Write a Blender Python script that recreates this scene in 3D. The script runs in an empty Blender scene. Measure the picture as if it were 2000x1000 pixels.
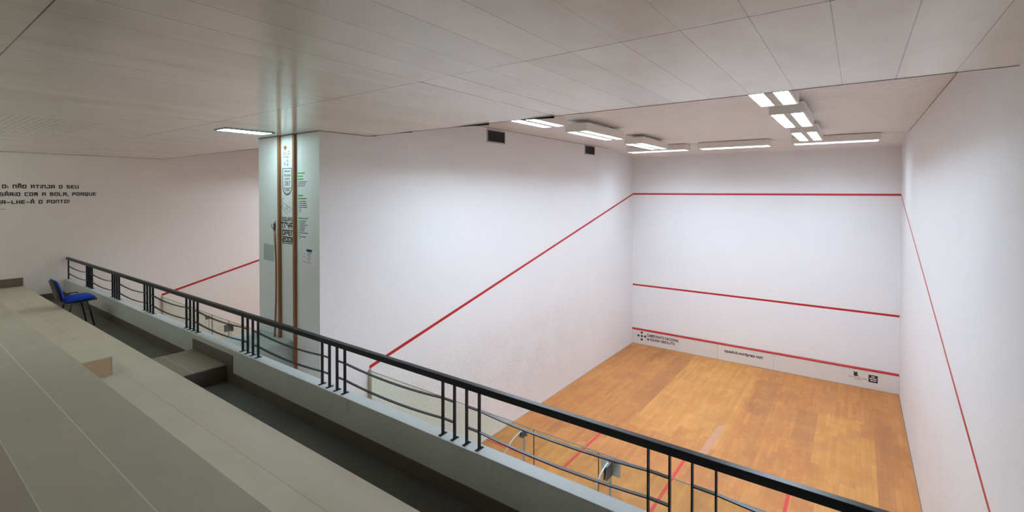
import bpy, bmesh, math, random
from mathutils import Vector, Matrix
random.seed(7)
S = bpy.context.scene
COL = S.collection
PI = math.pi

# ---------------------------------------------------------------- helpers
def lin(c):
    return tuple((x/12.92 if x <= .04045 else ((x+.055)/1.055)**2.4) for x in [v/255 for v in c])

class MB:
    def __init__(s): s.v = []; s.f = []
    def quad_prism(s, base, top):
        n = len(s.v); k = len(base)
        s.v += [tuple(p) for p in base] + [tuple(p) for p in top]
        s.f.append(tuple(n+i for i in range(k))[::-1]); s.f.append(tuple(n+k+i for i in range(k)))
        for i in range(k):
            j = (i+1) % k; s.f.append((n+i, n+j, n+k+j, n+k+i))
        return s
    def box(s, x0, x1, y0, y1, z0, z1):
        b = [(x0,y0,z0),(x1,y0,z0),(x1,y1,z0),(x0,y1,z0)]
        return s.quad_prism(b, [(x,y,z1) for x,y,_ in b])
    def prism_xz(s, poly, y0, y1):          # polygon in x,z extruded along y
        return s.quad_prism([(x,y1,z) for x,z in poly], [(x,y0,z) for x,z in poly])
    def prism_yz(s, poly, x0, x1):          # polygon in y,z extruded along x
        return s.quad_prism([(x0,y,z) for y,z in poly], [(x1,y,z) for y,z in poly])
    def prism_xy(s, poly, z0, z1):
        return s.quad_prism([(x,y,z0) for x,y in poly], [(x,y,z1) for x,y in poly])
    def poly(s, pts):
        n = len(s.v); s.v += [tuple(p) for p in pts]; s.f.append(tuple(range(n, n+len(pts)))); return s
    def tube(s, pts, r, seg=10, flat=None):
        pts = [Vector(p) for p in pts]; n0 = len(s.v); up = Vector((0,0,1))
        rs = r if isinstance(r, (list, tuple)) else [r]*len(pts)
        for i, p in enumerate(pts):
            d = (pts[min(i+1, len(pts)-1)] - pts[max(i-1, 0)]).normalized()
            a = d.cross(up if abs(d.z) < .95 else Vector((1,0,0))).normalized(); b = d.cross(a)
            for k in range(seg):
                t = 2*PI*k/seg; s.v.append(tuple(p + rs[i]*(math.cos(t)*a + math.sin(t)*b)))
        for i in range(len(pts)-1):
            for k in range(seg):
                q = n0+i*seg; s.f.append((q+k, q+(k+1) % seg, q+seg+(k+1) % seg, q+seg+k))
        s.f.append(tuple(n0+k for k in range(seg))[::-1]); e = n0+(len(pts)-1)*seg
        s.f.append(tuple(e+k for k in range(seg)))
        return s
    def sweep(s, pts, w, h):                # flat bar: w across (y), h tall (z), running along pts
        n0 = len(s.v)
        for x, y, z in pts:
            s.v += [(x,y-w/2,z-h/2),(x,y+w/2,z-h/2),(x,y+w/2,z+h/2),(x,y-w/2,z+h/2)]
        for i in range(len(pts)-1):
            for k in range(4):
                q = n0+4*i; s.f.append((q+k, q+(k+1) % 4, q+4+(k+1) % 4, q+4+k))
        s.f.append((n0+3,n0+2,n0+1,n0)); e = n0+4*(len(pts)-1); s.f.append((e,e+1,e+2,e+3))
        return s
    def mesh(s, name, mat, smooth=False, bevel=0, off=(0,0,0)):
        m = bpy.data.meshes.new(name)
        o = Vector(off)
        m.from_pydata([tuple(Vector(v)-o) for v in s.v], [], s.f)
        bm = bmesh.new(); bm.from_mesh(m); bmesh.ops.recalc_face_normals(bm, faces=bm.faces)
        if bevel:
            es = [e for e in bm.edges if len(e.link_faces) == 2 and e.calc_face_angle(0) > .6]
            bmesh.ops.bevel(bm, geom=es, offset=bevel, segments=2, affect='EDGES', profile=.5)
        bm.to_mesh(m); bm.free()
        if smooth:
            m.polygons.foreach_set('use_smooth', [True]*len(m.polygons))
        m.materials.append(mat)
        return m
    def obj(s, name, mat, parent=None, loc=(0,0,0), **k):
        """vertices are given in the frame of `parent` (or in world when there is none)"""
        o = bpy.data.objects.new(name, s.mesh(name, mat, off=loc, **k)); COL.objects.link(o)
        o.location = loc
        if parent: o.parent = parent
        return o

def tag(o, label, cat=None, group=None, kind=None):
    o['label'] = label
    if cat: o['category'] = cat
    if group: o['group'] = group
    if kind: o['kind'] = kind
    return o
def thing(name, label, cat, loc=(0,0,0), rz=0, group=None, rot=None):
    o = bpy.data.objects.new(name, None); COL.objects.link(o); o.empty_display_size = .1
    o.location = loc; o.rotation_euler = rot or (0,0,rz)
    return tag(o, label, cat, group)
def copy_tree(o, parent=None):
    c = o.copy(); COL.objects.link(c)
    if parent: c.parent = parent
    for ch in list(o.children): copy_tree(ch, c)
    return c

# ---------------------------------------------------------------- node materials
class NT:
    def __init__(s, name):
        s.m = bpy.data.materials.new(name); s.m.use_nodes = True
        s.t = s.m.node_tree; s.t.nodes.clear()
        s.out = s.t.nodes.new('ShaderNodeOutputMaterial')
    def n(s, typ, **k):
        nd = s.t.nodes.new(typ)
        for a, b in k.items(): setattr(nd, a, b)
        return nd
    def l(s, a, b): s.t.links.new(a, b)
    def put(s, sock, val):
        if hasattr(val, 'is_output'): s.l(val, sock)
        elif isinstance(val, (tuple, list)) and len(val) == 3 and sock.type == 'RGBA': sock.default_value = (*val, 1)
        else: sock.default_value = val
    def math(s, op, a, b=None, c=None, clamp=False):
        nd = s.n('ShaderNodeMath', operation=op, use_clamp=clamp)
        for i, v in enumerate((a, b, c)):
            if v is not None: s.put(nd.inputs[i], v)
        return nd.outputs[0]
    def mix(s, f, a, b, mode='MIX'):
        nd = s.n('ShaderNodeMix', data_type='RGBA', blend_type=mode)
        s.put(nd.inputs[0], f); s.put(nd.inputs[6], a); s.put(nd.inputs[7], b)
        return nd.outputs[2]
    def pos(s):
        g = s.n('ShaderNodeNewGeometry'); x = s.n('ShaderNodeSeparateXYZ'); s.l(g.outputs['Position'], x.inputs[0])
        return x.outputs[0], x.outputs[1], x.outputs[2], g.outputs['Position']
    def opos(s):
        g = s.n('ShaderNodeTexCoord'); x = s.n('ShaderNodeSeparateXYZ'); s.l(g.outputs['Object'], x.inputs[0])
        return x.outputs[0], x.outputs[1], x.outputs[2], g.outputs['Object']
    def noise(s, vec, scale, detail=3, rough=.5, dim='3D'):
        nd = s.n('ShaderNodeTexNoise', noise_dimensions=dim); s.put(nd.inputs['Vector'], vec)
        nd.inputs['Scale'].default_value = scale; nd.inputs['Detail'].default_value = detail; nd.inputs['Roughness'].default_value = rough
        return nd.outputs[0]
    def xyz(s, x, y, z):
        nd = s.n('ShaderNodeCombineXYZ')
        for i, v in enumerate((x, y, z)): s.put(nd.inputs[i], v)
        return nd.outputs[0]
    def scalev(s, vec, sc):
        nd = s.n('ShaderNodeVectorMath', operation='MULTIPLY'); s.put(nd.inputs[0], vec); nd.inputs[1].default_value = sc
        return nd.outputs[0]
    def white(s, vec):
        nd = s.n('ShaderNodeTexWhiteNoise', noise_dimensions='3D'); s.put(nd.inputs['Vector'], vec)
        return nd.outputs[0]
    def smooth(s, v, a, b):
        nd = s.n('ShaderNodeMapRange', interpolation_type='SMOOTHSTEP'); s.put(nd.inputs[0], v)
        nd.inputs[1].default_value = a; nd.inputs[2].default_value = b
        return nd.outputs[0]
    def line(s, v, at, half):               # 1 where |v-at|<half
        return s.math('LESS_THAN', s.math('ABSOLUTE', s.math('SUBTRACT', v, at)), half)
    def grid(s, v, origin, step, half):     # 1 on lines every step
        q = s.math('DIVIDE', s.math('SUBTRACT', v, origin), step)
        d = s.math('ABSOLUTE', s.math('SUBTRACT', q, s.math('ROUND', q)))
        return s.math('LESS_THAN', d, half/step)
    def bsdf(s, color, rough=.6, spec=.5, metal=0, bump=None, bstr=.1, bdist=.01, emit=None):
        b = s.n('ShaderNodeBsdfPrincipled')
        s.put(b.inputs['Base Color'], color); s.put(b.inputs['Roughness'], rough); s.put(b.inputs['Metallic'], metal)
        s.put(b.inputs['Specular IOR Level'], spec)
        if bump is not None:
            bp = s.n('ShaderNodeBump'); bp.inputs['Strength'].default_value = bstr; bp.inputs['Distance'].default_value = bdist
            s.l(bump, bp.inputs['Height']); s.l(bp.outputs[0], b.inputs['Normal'])
        s.l(b.outputs[0], s.out.inputs[0]); return s.m

def plain(name, rgb, rough=.5, spec=.5, metal=0, var=.06, scale=8):
    t = NT(name); x, y, z, p = t.opos()
    n = t.noise(p, scale, 3)
    c = lin(rgb); lo = tuple(v*(1-var) for v in c); hi = tuple(min(1, v*(1+var)) for v in c)
    return t.bsdf(t.mix(n, lo, hi), rough, spec, metal)

def wall_mat(name, rgb, scuff=None):
    t = NT(name); x, y, z, p = t.pos()
    n = t.noise(p, 1.2, 4); fine = t.noise(p, 60, 3)
    c = lin(rgb)
    col = t.mix(n, tuple(v*.965 for v in c), tuple(min(1, v*1.02) for v in c))
    if scuff is not None:
        # ball marks: small dark specks, thick low down towards the middle of the side wall
        m = scuff(t, x, y, z)
        blot = t.noise(p, 1.8, 4, .6)
        m = t.math('MULTIPLY', m, t.math('ADD', .45, t.math('MULTIPLY', t.smooth(blot, .3, .65), .55)))
        f = None
        wob = t.n('ShaderNodeVectorMath', operation='ADD')
        nz = t.n('ShaderNodeTexNoise'); nz.inputs['Scale'].default_value = 26; t.l(p, nz.inputs['Vector'])
        t.l(p, wob.inputs[0]); t.l(t.scalev(nz.outputs[1], (.03, .03, .03)), wob.inputs[1])
        for sc, st, dens in ((40, .40, .20), (72, .50, .38), (130, .52, .52)):
            vo = t.n('ShaderNodeTexVoronoi', feature='F1'); t.put(vo.inputs['Vector'], t.scalev(wob.outputs[0], (1, 1.05, .62)))
            vo.inputs['Scale'].default_value = sc
            rnd = t.n('ShaderNodeSeparateColor'); t.l(vo.outputs['Color'], rnd.inputs[0])
            on = t.math('LESS_THAN', rnd.outputs[0], t.math('MULTIPLY', m, dens*2.2))
            rad = t.math('ADD', .10, t.math('MULTIPLY', rnd.outputs[1], .26))
            d = t.math('MULTIPLY', t.math('LESS_THAN', vo.outputs['Distance'], rad), t.math('MULTIPLY', on, t.math('ADD', st*.35, t.math('MULTIPLY', rnd.outputs[2], st))))
            f = d if f is None else t.math('MAXIMUM', f, d)
        f = t.math('ADD', f, t.math('MULTIPLY', m, .07), clamp=True)
        col = t.mix(f, col, lin((124, 112, 106)))
    return t.bsdf(col, .55, .35, bump=fine, bstr=.25, bdist=.005)

def scuff_left(t, x, y, z):
    a = t.math('SUBTRACT', 1, t.math('ABSOLUTE', t.math('DIVIDE', t.math('SUBTRACT', z, 1.05), 1.35)), clamp=True)
    b = t.math('SUBTRACT', 1, t.math('ABSOLUTE', t.math('DIVIDE', t.math('ADD', y, 6.6), 4.6)), clamp=True)
    return t.math('MULTIPLY', t.smooth(a, 0, .8), t.smooth(b, 0, .7))
def scuff_right(t, x, y, z):
    a = t.math('SUBTRACT', 1, t.math('ABSOLUTE', t.math('DIVIDE', t.math('SUBTRACT', z, .95), 1.0)), clamp=True)
    b = t.math('SUBTRACT', 1, t.math('ABSOLUTE', t.math('DIVIDE', t.math('ADD', y, 5.2), 4.6)), clamp=True)
    return t.math('MULTIPLY', t.math('MULTIPLY', t.smooth(a, 0, .8), t.smooth(b, 0, .7)), .7)

WALL = (226, 227, 230)
M = {}
M['wall_court'] = wall_mat('white_court_plaster', WALL)
M['wall_left'] = wall_mat('white_plaster_ball_marks', WALL, scuff_left)
M['wall_right'] = wall_mat('white_plaster_ball_marks_b', WALL, scuff_right)
M['wall_front'] = wall_mat('white_plaster_front', WALL)
M['wall_gallery'] = wall_mat('off_white_wall_paint', (232, 227, 225))

def line_mat():
    t = NT('red_line_paint'); x, y, z, p = t.pos()
    n = t.noise(p, 14, 4, .65)
    return t.bsdf(t.mix(t.smooth(n, .35, .8), lin((176, 16, 22)), lin((160, 26, 32))), .4, .5)
M['red'] = line_mat()
M['red_floor'] = plain('red_floor_tape', (194, 46, 46), .45)
M['pink'] = plain('faded_pink_tape', (186, 136, 106), .45, var=.1)

def ceil_mat():
    t = NT('white_lacquered_ceiling_planks'); x, y, z, p = t.pos()
    P = .3045
    jx = t.grid(x, 6.109, P, .0022); jy = t.math('MAXIMUM', t.line(y, -11.612, .004), t.line(y, -13.49, .003))
    # darker seams only here and there, where the planks do not sit tight
    cell = t.xyz(t.math('FLOOR', t.math('DIVIDE', t.math('SUBTRACT', x, 6.109), P)), t.math('GREATER_THAN', y, -11.612), 0)
    w = t.white(cell)
    jx = t.math('MULTIPLY', jx, t.math('ADD', .12, t.math('MULTIPLY', w, .62)))
    dirt = t.noise(t.scalev(p, (1, .5, 1)), 2.2, 5, .6)
    col = t.mix(w, lin((229, 228, 222)), lin((238, 237, 231)))
    col = t.mix(t.math('MULTIPLY', t.smooth(dirt, .45, .75), .25), col, lin((188, 174, 166)))
    # perforated acoustic panels at the far end of the gallery
    px = t.math('MULTIPLY', t.math('GREATER_THAN', x, -4.4), t.math('LESS_THAN', x, -1.4))
    py = t.math('MULTIPLY', t.math('LESS_THAN', y, -12.32), t.math('GREATER_THAN', y, -13.3))
    seam = t.math('SUBTRACT', 1, t.grid(x, 6.109, P, .03))
    qx = t.math('SUBTRACT', t.math('FRACT', t.math('DIVIDE', x, .06)), .5); qy = t.math('SUBTRACT', t.math('FRACT', t.math('DIVIDE', y, .06)), .5)
    r = t.math('SQRT', t.math('ADD', t.math('MULTIPLY', qx, qx), t.math('MULTIPLY', qy, qy)))
    hole = t.math('MULTIPLY', t.math('MULTIPLY', t.math('LESS_THAN', r, .2), seam), t.math('MULTIPLY', px, py))
    col = t.mix(hole, col, lin((128, 128, 124)))
    j = t.math('MAXIMUM', jx, jy)
    wide = t.math('MULTIPLY', t.math('GREATER_THAN', y, -11.612), t.math('MAXIMUM', t.line(x, 3.064, .008), t.line(x, 3.3685, .005)))
    j = t.math('MAXIMUM', j, t.math('MULTIPLY', wide, .8))
    col = t.mix(j, col, lin((70, 66, 64)))
    wav = t.noise(t.xyz(t.math('MULTIPLY', x, 1.3), t.math('MULTIPLY', y, .35), w), 1.6, 2, .5)
    tilt = t.math('MULTIPLY', t.math('SUBTRACT', w, .5), t.math('FRACT', t.math('DIVIDE', t.math('SUBTRACT', x, 6.109), P)))
    h = t.math('ADD', t.math('MULTIPLY', wav, .8), t.math('MULTIPLY', tilt, .12))
    return t.bsdf(col, t.math('ADD', .12, t.math('MULTIPLY', dirt, .08)), .5, bump=h, bstr=.22, bdist=.02)
M['ceiling'] = ceil_mat()
M['slat'] = plain('off_white_metal_slats', (232, 230, 229), .45, var=.04, scale=2)
M['joint'] = plain('dark_joint', (78, 72, 70), .8)
M['dark'] = plain('dark_gap', (38, 36, 35), .8)

def floor_mat():
    t = NT('worn_maple_strip_floor'); x, y, z, p = t.pos()
    W, L = .071, .62
    ix = t.math('FLOOR', t.math('DIVIDE', x, W))
    off = t.math('MULTIPLY', t.white(t.xyz(ix, 3.3, 0)), L)
    iy = t.math('FLOOR', t.math('DIVIDE', t.math('ADD', y, off), L))
    r = t.white(t.xyz(ix, iy, 1.7)); r2 = t.white(t.xyz(ix, iy, 8.1))
    cx = t.math('MULTIPLY', ix, W); cy = t.math('SUBTRACT', t.math('MULTIPLY', t.math('ADD', iy, .5), L), off)
    cell = t.xyz(cx, cy, 0)
    big = t.noise(t.scalev(cell, (1.6, .5, 1)), .9, 3, .6)
    grain = t.noise(t.xyz(t.math('MULTIPLY', x, 30), t.math('MULTIPLY', y, 2.2), r), 1.0, 4, .6)
    base = t.mix(r, lin((183, 119, 59)), lin((196, 133, 71)))
    base = t.mix(t.smooth(big, .5, .72), base, lin((160, 102, 56)))
    base = t.mix(t.math('MULTIPLY', t.smooth(r2, .82, 1), .5), base, lin((167, 98, 50)))
    # fields of newer, paler boards (edges follow the strips)
    def rect(x0, x1, y0, y1):
        a = t.math('MULTIPLY', t.math('GREATER_THAN', cx, x0), t.math('LESS_THAN', cx, x1))
        b = t.math('MULTIPLY', t.math('GREATER_THAN', y, y0), t.math('LESS_THAN', y, y1))
        return t.math('MULTIPLY', a, b)
    jag = t.math('MULTIPLY', t.math('SUBTRACT', t.white(t.xyz(t.math('FLOOR', t.math('DIVIDE', ix, 3)), 5, 5)), .5), .7)
    yj = t.math('ADD', y, jag)
    def rectj(x0, x1, y0, y1):
        a = t.math('MULTIPLY', t.math('GREATER_THAN', cx, x0), t.math('LESS_THAN', cx, x1))
        b = t.math('MULTIPLY', t.math('GREATER_THAN', yj, y0), t.math('LESS_THAN', y, y1))
        return t.math('MULTIPLY', a, b)
    pa = t.math('MAXIMUM', rectj(1.86, 3.2, -4.75, 0), rectj(3.2, 3.62, -4.62, -.1))
    pb = t.math('MAXIMUM', rect(4.92, 5.66, -4.4, -2.1), rect(5.1, 5.84, -6.6, -2.85))
    pale = t.mix(r, lin((194, 131, 62)), lin((208, 150, 79)))
    grey = t.mix(r, lin((168, 109, 63)), lin((151, 98, 57)))
    pg = t.math('MAXIMUM', rect(5.84, 6.1, -5.6, -2.3), t.math('MAXIMUM', rectj(3.66, 4.1, -3.2, -.9), rect(4.6, 4.92, -3.6, -2.2)))
    pg = t.math('MAXIMUM', pg, rect(1.45, 1.86, -4.0, -.6))
    base = t.mix(t.math('MULTIPLY', pg, .55), base, grey)
    base = t.mix(t.math('MULTIPLY', t.math('MAXIMUM', pa, pb), .95), base, pale)
    base = t.mix(t.math('MULTIPLY', grain, .35), base, lin((147, 86, 42)))
    wear = t.noise(t.scalev(p, (1, .6, 1)), 1.7, 6, .65)
    mott = t.noise(t.xyz(cx, t.math('MULTIPLY', y, .8), 4.0), 2.6, 5, .7)
    base = t.mix(t.math('MULTIPLY', t.smooth(mott, .42, .68), .24), base, lin((150, 102, 66)))
    base = t.mix(t.math('MULTIPLY', t.smooth(mott, .55, .32), .12), base, lin((228, 175, 110)))
    base = t.mix(t.math('MULTIPLY', t.smooth(wear, .48, .72), .30), base, lin((153, 103, 63)))
    # pale scratches near the back wall
    scr = t.math('MULTIPLY', t.smooth(t.noise(t.scalev(p, (14, 3.5, 1)), 1.0, 3), .68, .74), t.math('LESS_THAN', y, -6.4))
    base = t.mix(t.math('MULTIPLY', scr, .4), base, lin((208, 166, 102)))
    seam = t.math('MAXIMUM', t.grid(x, 0, W, .0009), t.math('LESS_THAN', t.math('FRACT', t.math('DIVIDE', t.math('ADD', y, off), L)), .004))
    base = t.mix(t.math('MULTIPLY', seam, .45), base, lin((101, 58, 30)))
    return t.bsdf(base, t.math('ADD', .38, t.math('MULTIPLY', grain, .15)), .4)
M['wood_floor'] = floor_mat()

def tile_mat(name, rgb, gx, ox, oy, gy, var=.07, gcol=(214, 209, 194), gh=.0036):
    t = NT(name); x, y, z, p = t.opos()
    cell = t.xyz(t.math('FLOOR', t.math('DIVIDE', t.math('SUBTRACT', x, ox), gx)), t.math('FLOOR', t.math('DIVIDE', t.math('SUBTRACT', y, oy), gy)), 2.2)
    w = t.white(cell); c = lin(rgb)
    col = t.mix(w, tuple(v*(1-var) for v in c), tuple(v*(1+var) for v in c))
    cl = t.noise(p, 3.5, 5, .6); sp = t.noise(p, 160, 2)
    col = t.mix(t.math('MULTIPLY', t.smooth(cl, .4, .7), .22), col, tuple(v*.82 for v in c))
    col = t.mix(t.math('MULTIPLY', t.smooth(sp, .5, .62), .18), col, tuple(min(1, v*1.25) for v in c))
    g1 = t.grid(y, oy, gy, gh); g2 = t.grid(x, ox, gx, .0012)
    col = t.mix(t.math('MULTIPLY', g2, .35), col, lin((150, 144, 130)))
    col = t.mix(t.math('MULTIPLY', g1, t.math('ADD', .55, t.math('MULTIPLY', cl, .45))), col, lin(gcol))
    return t.bsdf(col, t.math('ADD', .42, t.math('MULTIPLY', cl, .16)), .45, bump=sp, bstr=.08, bdist=.002)

def concrete_mat():
    t = NT('painted_grey_concrete'); x, y, z, p = t.pos()
    a = t.noise(p, 2.5, 6, .62); b = t.noise(t.scalev(p, (9, 9, 2.2)), 1.0, 4, .6)
    col = t.mix(a, lin((186, 193, 189)), lin((204, 208, 204)))
    col = t.mix(t.math('MULTIPLY', t.smooth(b, .62, .78), .35), col, lin((138, 142, 134)))
    return t.bsdf(col, .6, .4, bump=a, bstr=.1, bdist=.004)
M['concrete'] = concrete_mat()
M['coping'] = plain('pale_grey_coping', (198, 205, 206), .5, var=.07, scale=5)
M['ledge'] = plain('pale_blue_grey_screed', (178, 190, 192), .6, var=.08)
M['corridor'] = plain('pale_corridor_tile', (190, 184, 170), .5)
M['rail'] = plain('dark_blue_black_enamel', (17, 23, 30), .36, .3, var=.25, scale=30)
M['wood_post'] = None
def post_mat():
    t = NT('varnished_brown_wood'); x, y, z, p = t.pos()
    g = t.noise(t.xyz(t.math('MULTIPLY', x, 60), t.math('MULTIPLY', y, 60), t.math('MULTIPLY', z, 2.2)), 1, 4, .6)
    return t.bsdf(t.mix(g, lin((126, 76, 42)), lin((168, 108, 60))), .42, .45)
M['wood_post'] = post_mat()
M['pole'] = plain('pale_brown_pole_wood', (150, 104, 66), .5, var=.15)
M['black_print'] = plain('black_print', (24, 24, 28), .5)
M['navy_print'] = plain('dark_navy_print', (34, 46, 62), .5)
M['grey_print'] = plain('grey_print', (120, 122, 126), .5)
M['green_print'] = plain('green_print', (70, 170, 66), .5)
M['gold_print'] = plain('gold_print', (138, 112, 52), .45)
M['olive_print'] = plain('dark_olive_print', (58, 66, 30), .5)
M['white_print'] = plain('white_print', (228, 228, 228), .5)
M['red_print'] = plain('faded_red_print', (206, 140, 140), .5)
M['paper'] = plain('white_paper', (226, 230, 238), .6, var=.03)
M['paper_grey'] = plain('greyish_paper', (168, 182, 184), .6, var=.06)
M['tin'] = plain('white_painted_board', (214, 210, 206), .5, var=.04, scale=2)
M['housing'] = plain('grey_enamelled_housing', (222, 219, 214), .4, var=.03)
M['spine'] = plain('grey_green_spine', (176, 178, 166), .45, var=.05)
M['reflector'] = plain('white_reflector', (238, 238, 236), .35, var=.01)
M['blue_fabric'] = plain('royal_blue_fabric', (20, 66, 178), .85, .2, var=.22, scale=140)
M['chair_black'] = plain('black_plastic', (20, 24, 28), .45)
M['chair_metal'] = plain('black_tube_metal', (16, 18, 22), .35)
M['vent_dark'] = plain('dark_vent_blades', (30, 33, 42), .5)
M['vent_frame'] = plain('beige_vent_frame', (176, 166, 160), .5)
M['steel'] = plain('brushed_steel', (176, 178, 178), .35, .5, .85, var=.08)
M['steel_dark'] = plain('grey_steel_bracket', (112, 110, 106), .4, .5, .6, var=.1)
M['edge_trim'] = plain('thin_grey_edge', (120, 112, 104), .5)

def glass_mat(name, tint, refl=.6):
    t = NT(name)
    tr = t.n('ShaderNodeBsdfTransparent'); tr.inputs[0].default_value = (*tint, 1)
    gl = t.n('ShaderNodeBsdfGlossy'); gl.inputs['Roughness'].default_value = .02
    fr = t.n('ShaderNodeFresnel'); fr.inputs['IOR'].default_value = 1.35
    mx = t.n('ShaderNodeMixShader'); t.l(t.math('MULTIPLY', fr.outputs[0], refl), mx.inputs[0]); t.l(tr.outputs[0], mx.inputs[1]); t.l(gl.outputs[0], mx.inputs[2])
    t.l(mx.outputs[0], t.out.inputs[0]); return t.m
M['glass'] = glass_mat('green_tinted_glass', (.925, .965, .905), .16)
M['fin'] = glass_mat('clear_fin_glass', (.985, .99, .987), .22)
M['fin_edge'] = plain('ground_glass_edge', (176, 186, 184), .3, var=.05)

def emit_mat(name, rgb, k):
    t = NT(name); e = t.n('ShaderNodeEmission'); e.inputs[0].default_value = (*rgb, 1); e.inputs[1].default_value = k
    t.l(e.outputs[0], t.out.inputs[0]); return t.m
K = 1.0
M['tube'] = emit_mat('court_lamp_tubes', (.875, 1.03, 1.19), 57*K)
M['tube_right'] = emit_mat('court_lamp_tubes_right_row', (.875, 1.03, 1.19), 50*K)
M['tube_boost'] = emit_mat('court_lamp_tubes_boosted', (.89, 1.03, 1.16), 86*K)  # emission raised to brighten the left wall towards its gallery end
M['tube_side'] = emit_mat('court_lamp_tubes_front_row', (.875, 1.03, 1.19), 47*K)
M['tube_far_fill'] = emit_mat('far_court_fill_tubes', (.92, 1.0, 1.10), 54*K)  # for the added, unseen far court lamps
M['tube_gallery'] = emit_mat('gallery_lamp_tube', (.66, 1.0, .985), 24*K)
M['tube_gallery_fill'] = emit_mat('gallery_fill_tube', (.90, 1.0, .92), 85*K)  # for the added gallery lamps out of view

# ---------------------------------------------------------------- room shell (front wall is y=0, court depth 9.75 m, width 6.4 m)
XL, XP, XR = -7.985, -1.585, 6.4       # far wall, other side of the dividing wall, right wall
YB, YP, YW = -9.75, -10.51, -15.5      # glass back wall, end of dividing wall, rear wall
ZC, ZL = 5.86, 5.44                    # court ceiling, gallery ceiling
def struct(name, mb, mat, label, **k):
    return tag(mb.obj(name, mat, **k), label, kind='structure')

struct('floor', MB().box(0, XR, YB-.06, 0, -.1, 0), M['wood_floor'], 'worn wooden strip floor of the near squash court')
struct('floor.001', MB().box(XL, XP, YB-.06, 0, -.1, 0), M['wood_floor'], 'wooden strip floor of the far squash court')
struct('floor.002', MB().box(XL, XR, YW, YB-.06, -.1, 0), M['corridor'], 'ground level corridor floor behind the glass court walls')
struct('wall_front', MB().box(XL-.1, XR+.1, 0, .1, -.1, ZC+.1), M['wall_front'], 'white front wall of the courts with three red lines')
struct('wall_right', MB().box(XR, XR+.1, YW, 0, -.1, ZC+.1), M['wall_right'], 'white right side wall of the near court')
struct('wall_left', MB().box(XL-.1, XL, YW, 0, -.1, ZC+.1), M['wall_gallery'], 'far white wall carrying the black lettering')
struct('wall_back', MB().box(XL-.1, XR+.1, YW-.1, YW, -.1, ZC+.1), M['wall_gallery'], 'rear wall of the spectator gallery')
# dividing wall: full height up to the court ceiling, cut to the low ceiling at its gallery end
struct('wall_middle', MB().prism_yz([(0,0),(0,ZC),(YB+.012,ZC),(YB+.012,ZL-.001),(YP,ZL-.001),(YP,0)], XP, 0), M['wall_left'],
       'white dividing wall between the two courts, its end face turned to the gallery')
# slatted court ceiling, last stretch sloping down to the front wall
def slat_ceiling(x0, x1):
    mb = MB(); P = .1168; g = .019
    def zc(y): return ZC if y < -1.75 else ZC - .155*(y+1.75)/1.75
    y = YB+.01
    while y < -.002:
        y1 = min(y+P-g, 0); mb.prism_yz([(y,zc(y)),(y1,zc(y1)),(y1,zc(y1)+.02),(y,zc(y)+.02)], x0, x1)
        y += P
    return mb
def ceil_back(x0, x1): return MB().prism_yz([(YB+.01,ZC+.02),(-1.75,ZC+.02),(0,ZC-.135),(0,ZC+.1),(YB+.01,ZC+.1)], x0, x1)
for i, (a, b, nm) in enumerate(((0, XR, 'near'), (XL, XP, 'far'))):
    suf = '' if i == 0 else '.00%d' % (2*i)
    c = struct('ceiling'+suf, slat_ceiling(a, b), M['slat'], 'off-white slatted ceiling above the %s court' % nm)
    k = ceil_back(a, b).obj('ceiling_void', M['dark'], c)
struct('ceiling.001', MB().box(XL, XR, YW, YB+.01, ZL, ZL+.09), M['ceiling'], 'low glossy white plank ceiling over the spectator gallery')
struct('trim_1', MB().box(XL, XR, YB-.02, YB+.012, ZL+.09, ZC+.1), M['wall_court'], 'upright face between the low gallery ceiling and the court ceiling')
# dark slivers where plank ends hang loose at the ceiling edge
for i, (x0, x1) in enumerate(((1.62, 2.18), (2.55, 3.05), (.55, .9), (.02, .16))):
    t = MB().prism_xz([(x0,ZL-.0005),(x1,ZL-.022 if i < 2 else ZL-.010),(x1,ZL-.0005)], YB-.003, YB+.014)
    tag(t.obj('trim_%d' % (10+i), M['dark']), ['dark gap at the plank ceiling edge over the left lamps', 'widest dark gap at the plank ceiling edge',
        'thin dark gap at the plank ceiling edge near the corner', 'tiny dark gap where plank ceiling edge meets the left court wall'][i], kind='structure')

for i, (mb, lb) in enumerate((
        (MB().box(XL+.001, XR-.001, YB+.0102, YB+.0135, ZL-.003, ZL+.012), 'thin dark line along the edge of the low plank ceiling'),
        (MB().box(XP-.003, .003, YP-.003, YP+.0, ZL-.008, ZL).box(.0, .003, YP, YB, ZL-.005, ZL), 'thin dark joint where the dividing wall meets the plank ceiling'),
        (MB().box(XL, XL+.003, YW, YB, ZL-.004, ZL), 'thin dark joint between the far wall and the plank ceiling'),
        (MB().box(0, .003, YB+.02, -1.75, ZC-.006, ZC).box(XR-.003, XR, YB+.02, -1.75, ZC-.006, ZC), 'thin dark joint between the court walls and the slatted ceiling'))):
    struct('trim_%d' % (16+i), mb, M['joint'], lb)

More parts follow.
